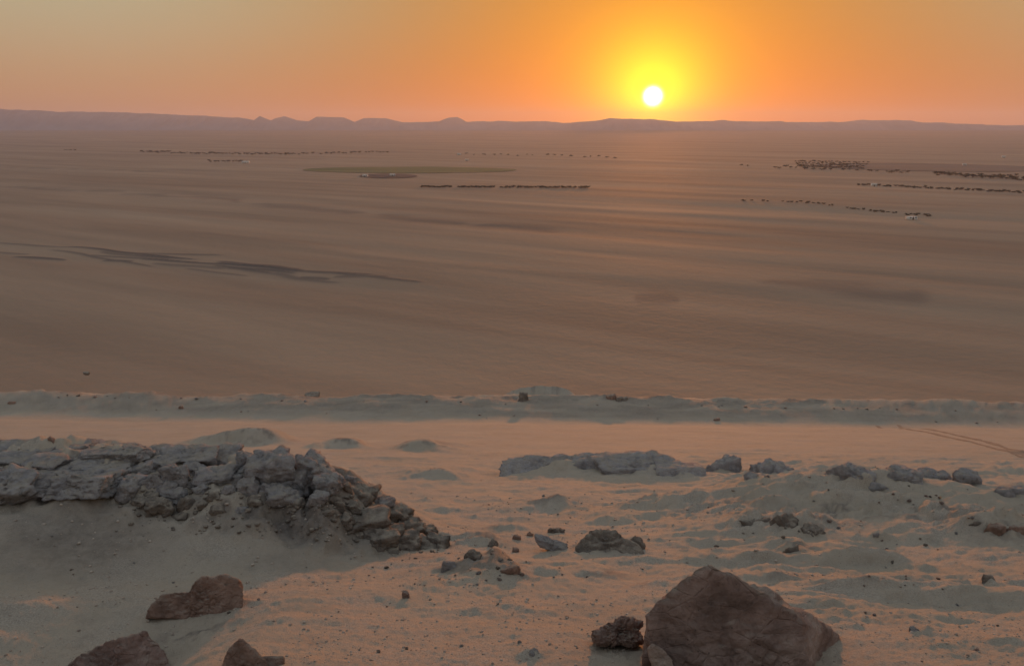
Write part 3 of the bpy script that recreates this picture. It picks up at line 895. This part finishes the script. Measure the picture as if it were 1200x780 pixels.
# ------------------------------------------------------------------ tyre marks on the slope below the track
tm = Mat('pressed_sand')
M_TRACK = tm.color(tm.ramp(tm.noise(3, 4), [(0.3, (0.19, 0.155, 0.122)), (0.7, (0.27, 0.225, 0.175))]))
for pts, lab in (([(1028, 499), (1067, 503.5), (1095, 508), (1130, 516), (1165, 525), (1215, 538)], 'lower'),
                 ([(1053, 498), (1095, 504), (1130, 511.5), (1165, 520), (1196, 528), (1230, 537)], 'upper')):
    q = [cast(px, row) for px, row in pts]
    xs = np.linspace(0, len(q) - 1, 160)
    cx = np.interp(xs, range(len(q)), [p.x for p in q]); cy = np.interp(xs, range(len(q)), [p.y for p in q])
    tx, ty = np.gradient(cx), np.gradient(cy); ln = np.hypot(tx, ty)
    wd = 0.15 * (0.75 + 0.35 * n2(xs * 3, xs * 0, 4))
    rows_ = []
    for off in (-1, -0.3, 0.3, 1):
        ox, oy = cx - ty / ln * wd * off, cy + tx / ln * wd * off
        rows_.append(np.stack([ox, oy, terrain(ox, oy) + (0.022 if abs(off) < 1 else 0.008)], -1))
    V = np.stack(rows_, 1).reshape(-1, 3)
    i = np.arange(159)[:, None] * 4 + np.arange(3)[None, :]
    t_ = obj('tyre_track', mesh_from('tyre_track', V, np.stack([i, i + 4, i + 5, i + 1], -1).reshape(-1, 4)), M_TRACK)
    tag(t_, kind='structure')

# ------------------------------------------------------------------ far fields, trees and farm houses on the plain
def field(name, px, row, hw, hh, cols, seed):
    c = cast_plain(px, row)
    s_ = mpp(c)
    a_ = hw * s_; b_ = hh * s_ / abs(c.z / math.hypot(c.y, c.z))
    u = np.linspace(-1, 1, 61); v = np.linspace(-1, 1, 25)
    U, Vv = np.meshgrid(u, v)
    xr = U * np.sqrt(1 - 0.5 * Vv ** 2); yr = Vv * np.sqrt(1 - 0.5 * U ** 2)
    x = c.x + a_ * xr - 0.15 * b_ * yr; y = c.y + b_ * yr - 0.12 * a_ * xr * 0
    z = terrain(x.ravel(), y.ravel()).reshape(x.shape) + 0.45
    i = np.arange(24)[:, None] * 61 + np.arange(60)[None, :]
    m = Mat(name)
    vv = m.vec((200, 14, 100), -0.1, True)
    mt = m.color(m.ramp(m.noise(1, 4, 0.6, vv), [(0.35, cols[0]), (0.65, cols[1])]))
    o = obj(name, mesh_from(name, np.stack([x, y, z], -1).reshape(-1, 3), np.stack([i, i + 1, i + 62, i + 61], -1).reshape(-1, 4)), mt)
    return tag(o, kind='structure')
field('crop_field', 480, 199, 125, 3.4, ((0.105, 0.112, 0.045), (0.185, 0.165, 0.088)), 1)
field('ploughed_field', 455, 206, 34, 2.6, ((0.07, 0.055, 0.05), (0.11, 0.085, 0.075)), 2)
field('fallow_field', 1090, 196, 130, 5.0, ((0.14, 0.105, 0.085), (0.20, 0.15, 0.12)), 3)

lm = Mat('leaves')
M_LEAF = lm.color(lm.ramp(lm.noise(1.3, 3), [(0.3, (0.062, 0.060, 0.038)), (0.7, (0.115, 0.105, 0.070))]))
wm = Mat('bark')
M_BARK = wm.color(wm.ramp(wm.noise(4, 3), [(0.3, (0.06, 0.045, 0.035)), (0.7, (0.12, 0.09, 0.07))]))
def tree_mesh(seed, shrub=False):
    """unit-high tree: a forked trunk and a crown of many small leaf clumps"""
    rng = np.random.RandomState(seed)
    V, Fq, mats = [], [], []
    def limb(a, b, r0, r1):
        a = np.array(a); b = np.array(b)
        ax = (b - a) / np.linalg.norm(b - a)
        u = np.cross(ax, [0.3, 0.9, 0.1]); u /= np.linalg.norm(u); w_ = np.cross(ax, u)
        k = len(V)
        for p, r in ((a, r0), (b, r1)):
            for q in range(5):
                t = q / 5 * 2 * math.pi
                V.append(p + r * (math.cos(t) * u + math.sin(t) * w_))
        for q in range(5):
            Fq.append((k + q, k + (q + 1) % 5, k + 5 + (q + 1) % 5)); Fq.append((k + q, k + 5 + (q + 1) % 5, k + 5 + q)); mats.extend((1, 1))
    top = 0.12 if shrub else 0.36
    limb((0, 0, -0.05), (0.02, 0, top), 0.035, 0.022)
    for q in range(4):
        t = q * 1.6 + rng.rand()
        limb((0.02, 0, top), (0.26 * math.cos(t), 0.26 * math.sin(t), top + 0.28), 0.02, 0.008)
    lob = [(rng.uniform(-.28, .28), rng.uniform(-.28, .28), rng.uniform(top + 0.12, 0.86), rng.uniform(.14, .24)) for _ in range(8)]
    for q in range(95):
        lx, ly, lz, lr = lob[rng.randint(8)]
        dv = rng.normal(size=3); dv /= np.linalg.norm(dv)
        c = np.array([lx, ly, lz]) + dv * lr * rng.uniform(0.4, 1.0) * np.array([1.15, 1.15, 0.8])
        c[2] = max(c[2], 0.06)
        k = len(V)
        for _ in range(3): V.append(c + rng.normal(size=3) * 0.12)
        Fq.append((k, k + 1, k + 2)); mats.append(0)
    me = mesh_from('tree', np.array(V), np.array(Fq), False)
    me.materials.append(M_LEAF); me.materials.append(M_BARK)
    me.polygons.foreach_set('material_index', np.array(mats, np.int32))
    return me
TREES = [tree_mesh(k) for k in range(5)]
SHRUBS = [tree_mesh(20 + k, True) for k in range(4)]
rng = np.random.RandomState(31)
def plant_row(name, meshes, pts, n, h0, h1, label, group, cat, jit=0.5, gaps=0.0):
    xs = np.array([p[0] for p in pts], float); ys = np.array([p[1] for p in pts], float)
    L_ = np.concatenate([[0], np.cumsum(np.hypot(np.diff(xs), np.diff(ys)))])
    for k in range(n):
        t = (k + rng.uniform(-0.4, 0.4)) / n * L_[-1]
        if gaps and n2(np.array([t * gaps]), np.array([3.3]), n)[0] < -0.32: continue
        px = np.interp(t, L_, xs); row = np.interp(t, L_, ys) + rng.normal() * jit
        p = cast_plain(px, row)
        o = bpy.data.objects.new(name, meshes[rng.randint(len(meshes))])
        COL.objects.link(o)
        h = rng.uniform(h0, h1) * 0.58
        o.location = p - Vector((0, 0, 0.1)); o.scale = (h * rng.uniform(2.2, 3.6), h * rng.uniform(1.6, 2.4), h * rng.uniform(0.8, 1.25))
        o.rotation_euler = (0, 0, rng.uniform(0, 6.28))
        tag(o, label, cat, group)
plant_row('tree', TREES, [(166, 178.5), (240, 180.5), (300, 181), (342, 181)], 62, 4, 7, 'dark tree in the long thin row on the far left of the plain', 'long tree row, far left', 'tree', 0.35)
plant_row('tree', TREES, [(342, 181), (400, 179.5), (460, 178.5)], 26, 4, 6, 'dark tree where the long row runs on behind the green field', 'tree row behind the green field', 'tree', 0.4, 0.2)
plant_row('tree', TREES, [(244, 189.5), (268, 190), (292, 190)], 15, 3, 5, 'tree in the short row next to the bright white farmhouse', 'short row by the white farmhouse', 'tree', 0.3)
plant_row('tree', TREES, [(536, 181), (640, 182), (730, 185)], 22, 3, 5, 'tree in the faint scattered row right of the green field', 'faint row right of the green field', 'tree', 0.5, 0.15)
for seg in ((494, 531), (537, 582), (587, 630), (633, 677), (680, 691)):
    plant_row('shrub', SHRUBS, [(seg[0], 219.3 + (seg[0] - 494) * 0.004), (seg[1], 219.6)], max(4, int((seg[1] - seg[0]) / 2.6)), 2.4, 3.6, 'dense shrub in the straight broken hedge line across the middle plain', 'hedge line across the middle plain', 'shrub', 0.2)
for r_ in range(4):
    plant_row('tree', TREES, [(932 + r_ * 1.5, 189.5 + r_ * 2.2), (1020 - r_ * 2, 191 + r_ * 2.2)], 22, 3.2, 4.6, 'orchard tree in the dark block of trees on the right of the plain', 'orchard block on the right', 'tree', 0.4)
plant_row('tree', TREES, [(860, 193), (910, 196.5), (1000, 200), (1100, 204.5), (1200, 206)], 50, 3, 5, 'tree in the upper long row below the orchard on the right', 'upper right tree row', 'tree', 0.5, 0.08)
plant_row('tree', TREES, [(1098, 204), (1150, 207.5), (1205, 210.5)], 34, 4, 6, 'dark tree in the thick belt reaching the right edge', 'thick belt at the right edge', 'tree', 0.8)
plant_row('shrub', SHRUBS, [(1006, 216), (1060, 218.5), (1120, 222.5), (1205, 227)], 46, 2.2, 3.8, 'shrub in the dotted line beside the small white hut on the right', 'dotted line by the white hut', 'shrub', 0.4)
plant_row('shrub', SHRUBS, [(868, 236), (900, 237), (950, 239), (1000, 245.5), (1050, 250), (1105, 253.5)], 44, 1.4, 2.4, 'low shrub in the nearest thin line on the right of the plain', 'nearest thin shrub line on the right', 'shrub', 0.3, 0.1)
plant_row('shrub', SHRUBS, [(75, 176.5), (92, 176.5)], 6, 2.5, 3.5, 'shrub in the tiny clump left of the long tree row', 'tiny clump on the far left', 'shrub', 0.3)

pm = Mat('white_plaster'); M_PLASTER = pm.color(pm.ramp(pm.noise(0.8, 4), [(0.3, (0.62, 0.59, 0.55)), (0.7, (0.80, 0.77, 0.72))]))
dm = Mat('dark_opening'); M_DARK = dm.color(dm.ramp(dm.noise(2, 2), [(0.3, (0.03, 0.028, 0.026)), (0.7, (0.06, 0.05, 0.045))]))
def box(name, x0, x1, y0, y1, z0, z1, mat, parent):
    v = [(x, y, z) for z in (z0, z1) for y in (y0, y1) for x in (x0, x1)]
    f = [(0, 2, 3, 1), (4, 5, 7, 6), (0, 1, 5, 4), (2, 6, 7, 3), (0, 4, 6, 2), (1, 3, 7, 5)]
    return obj(name, mesh_from(name, v, f, False), mat, parent)
def house(px, row, wpx, h, label, rot=0.0):
    p = cast_plain(px, row)
    o = bpy.data.objects.new('farmhouse', None); COL.objects.link(o)
    o.location = p - Vector((0, 0, 0.1)); o.rotation_euler = (0, 0, rot)
    hw = wpx * mpp(p) / 2
    box('wall', -hw, hw, -hw * 0.6, hw * 0.6, 0, h, M_PLASTER, o)
    box('roof', -hw - 0.15, hw + 0.15, -hw * 0.6 - 0.15, hw * 0.6 + 0.15, h, h + 0.3, M_PLASTER, o)
    box('door', -0.5, 0.5, -hw * 0.6 - 0.06, -hw * 0.6 - 0.003, 0.1, 2.1, M_DARK, o)
    for sx in (-1, 1):
        box('window', sx * hw * 0.6 - 0.45, sx * hw * 0.6 + 0.45, -hw * 0.6 - 0.05, -hw * 0.6 - 0.003, 1.0, 2.0, M_DARK, o)
    tag(o, label, 'house')
house(288, 191.5, 8, 3.2, 'bright white farmhouse at the end of the short tree row, left', 0.1)
house(428, 207.0, 6, 2.8, 'small white hut at the left end of the dark ploughed field', -0.1)
house(460, 206.0, 6, 2.8, 'small white hut at the right end of the dark ploughed field', 0.3)
house(538, 181.5, 4, 3.4, 'tiny pale house in the faint tree row near the centre', 0.0)
house(547, 188.5, 4, 3.0, 'tiny pale house just above the right part of the green field', 0.2)
house(1024, 218.0, 6, 2.8, 'small white hut on the dotted shrub line, right', 0.0)
house(1068, 257.0, 11, 1.6, 'low wide pale shed below the nearest shrub line, right', 0.15)
house(1130, 194.0, 4, 3.0, 'tiny white house left of the group near the right edge', 0.0)
house(1176, 185.0, 4, 3.4, 'tiny white house far out near the right edge', 0.0)

# ------------------------------------------------------------------ dusty air
def haze_box():
    x, y0, y1, z0, z1 = 11500, -11500, 11500, PLAIN_Z - 12, 185
    v = [(sx * x, yy, zz) for zz in (z0, z1) for yy in (y0, y1) for sx in (-1, 1)]
    f = [(0, 2, 3, 1), (4, 5, 7, 6), (0, 1, 5, 4), (2, 6, 7, 3), (0, 4, 6, 2), (1, 3, 7, 5)]
    me = mesh_from('haze', v, f, False)
    mt = bpy.data.materials.new('dusty_air')
    mt.use_nodes = True
    n = mt.node_tree.nodes
    n.remove(n['Principled BSDF'])
    pv = n.new('ShaderNodeVolumePrincipled')
    pv.inputs['Color'].default_value = (0.60, 0.655, 0.88, 1)
    pv.inputs['Density'].default_value = HAZE
    pv.inputs['Anisotropy'].default_value = 0.45
    mt.node_tree.links.new(pv.outputs[0], n['Material Output'].inputs['Volume'])
    return tag(obj('haze', me, mt), 'thin pale dust haze hanging over the whole plain', 'haze', kind='stuff')
HAZE = 9.0e-5
haze_box()
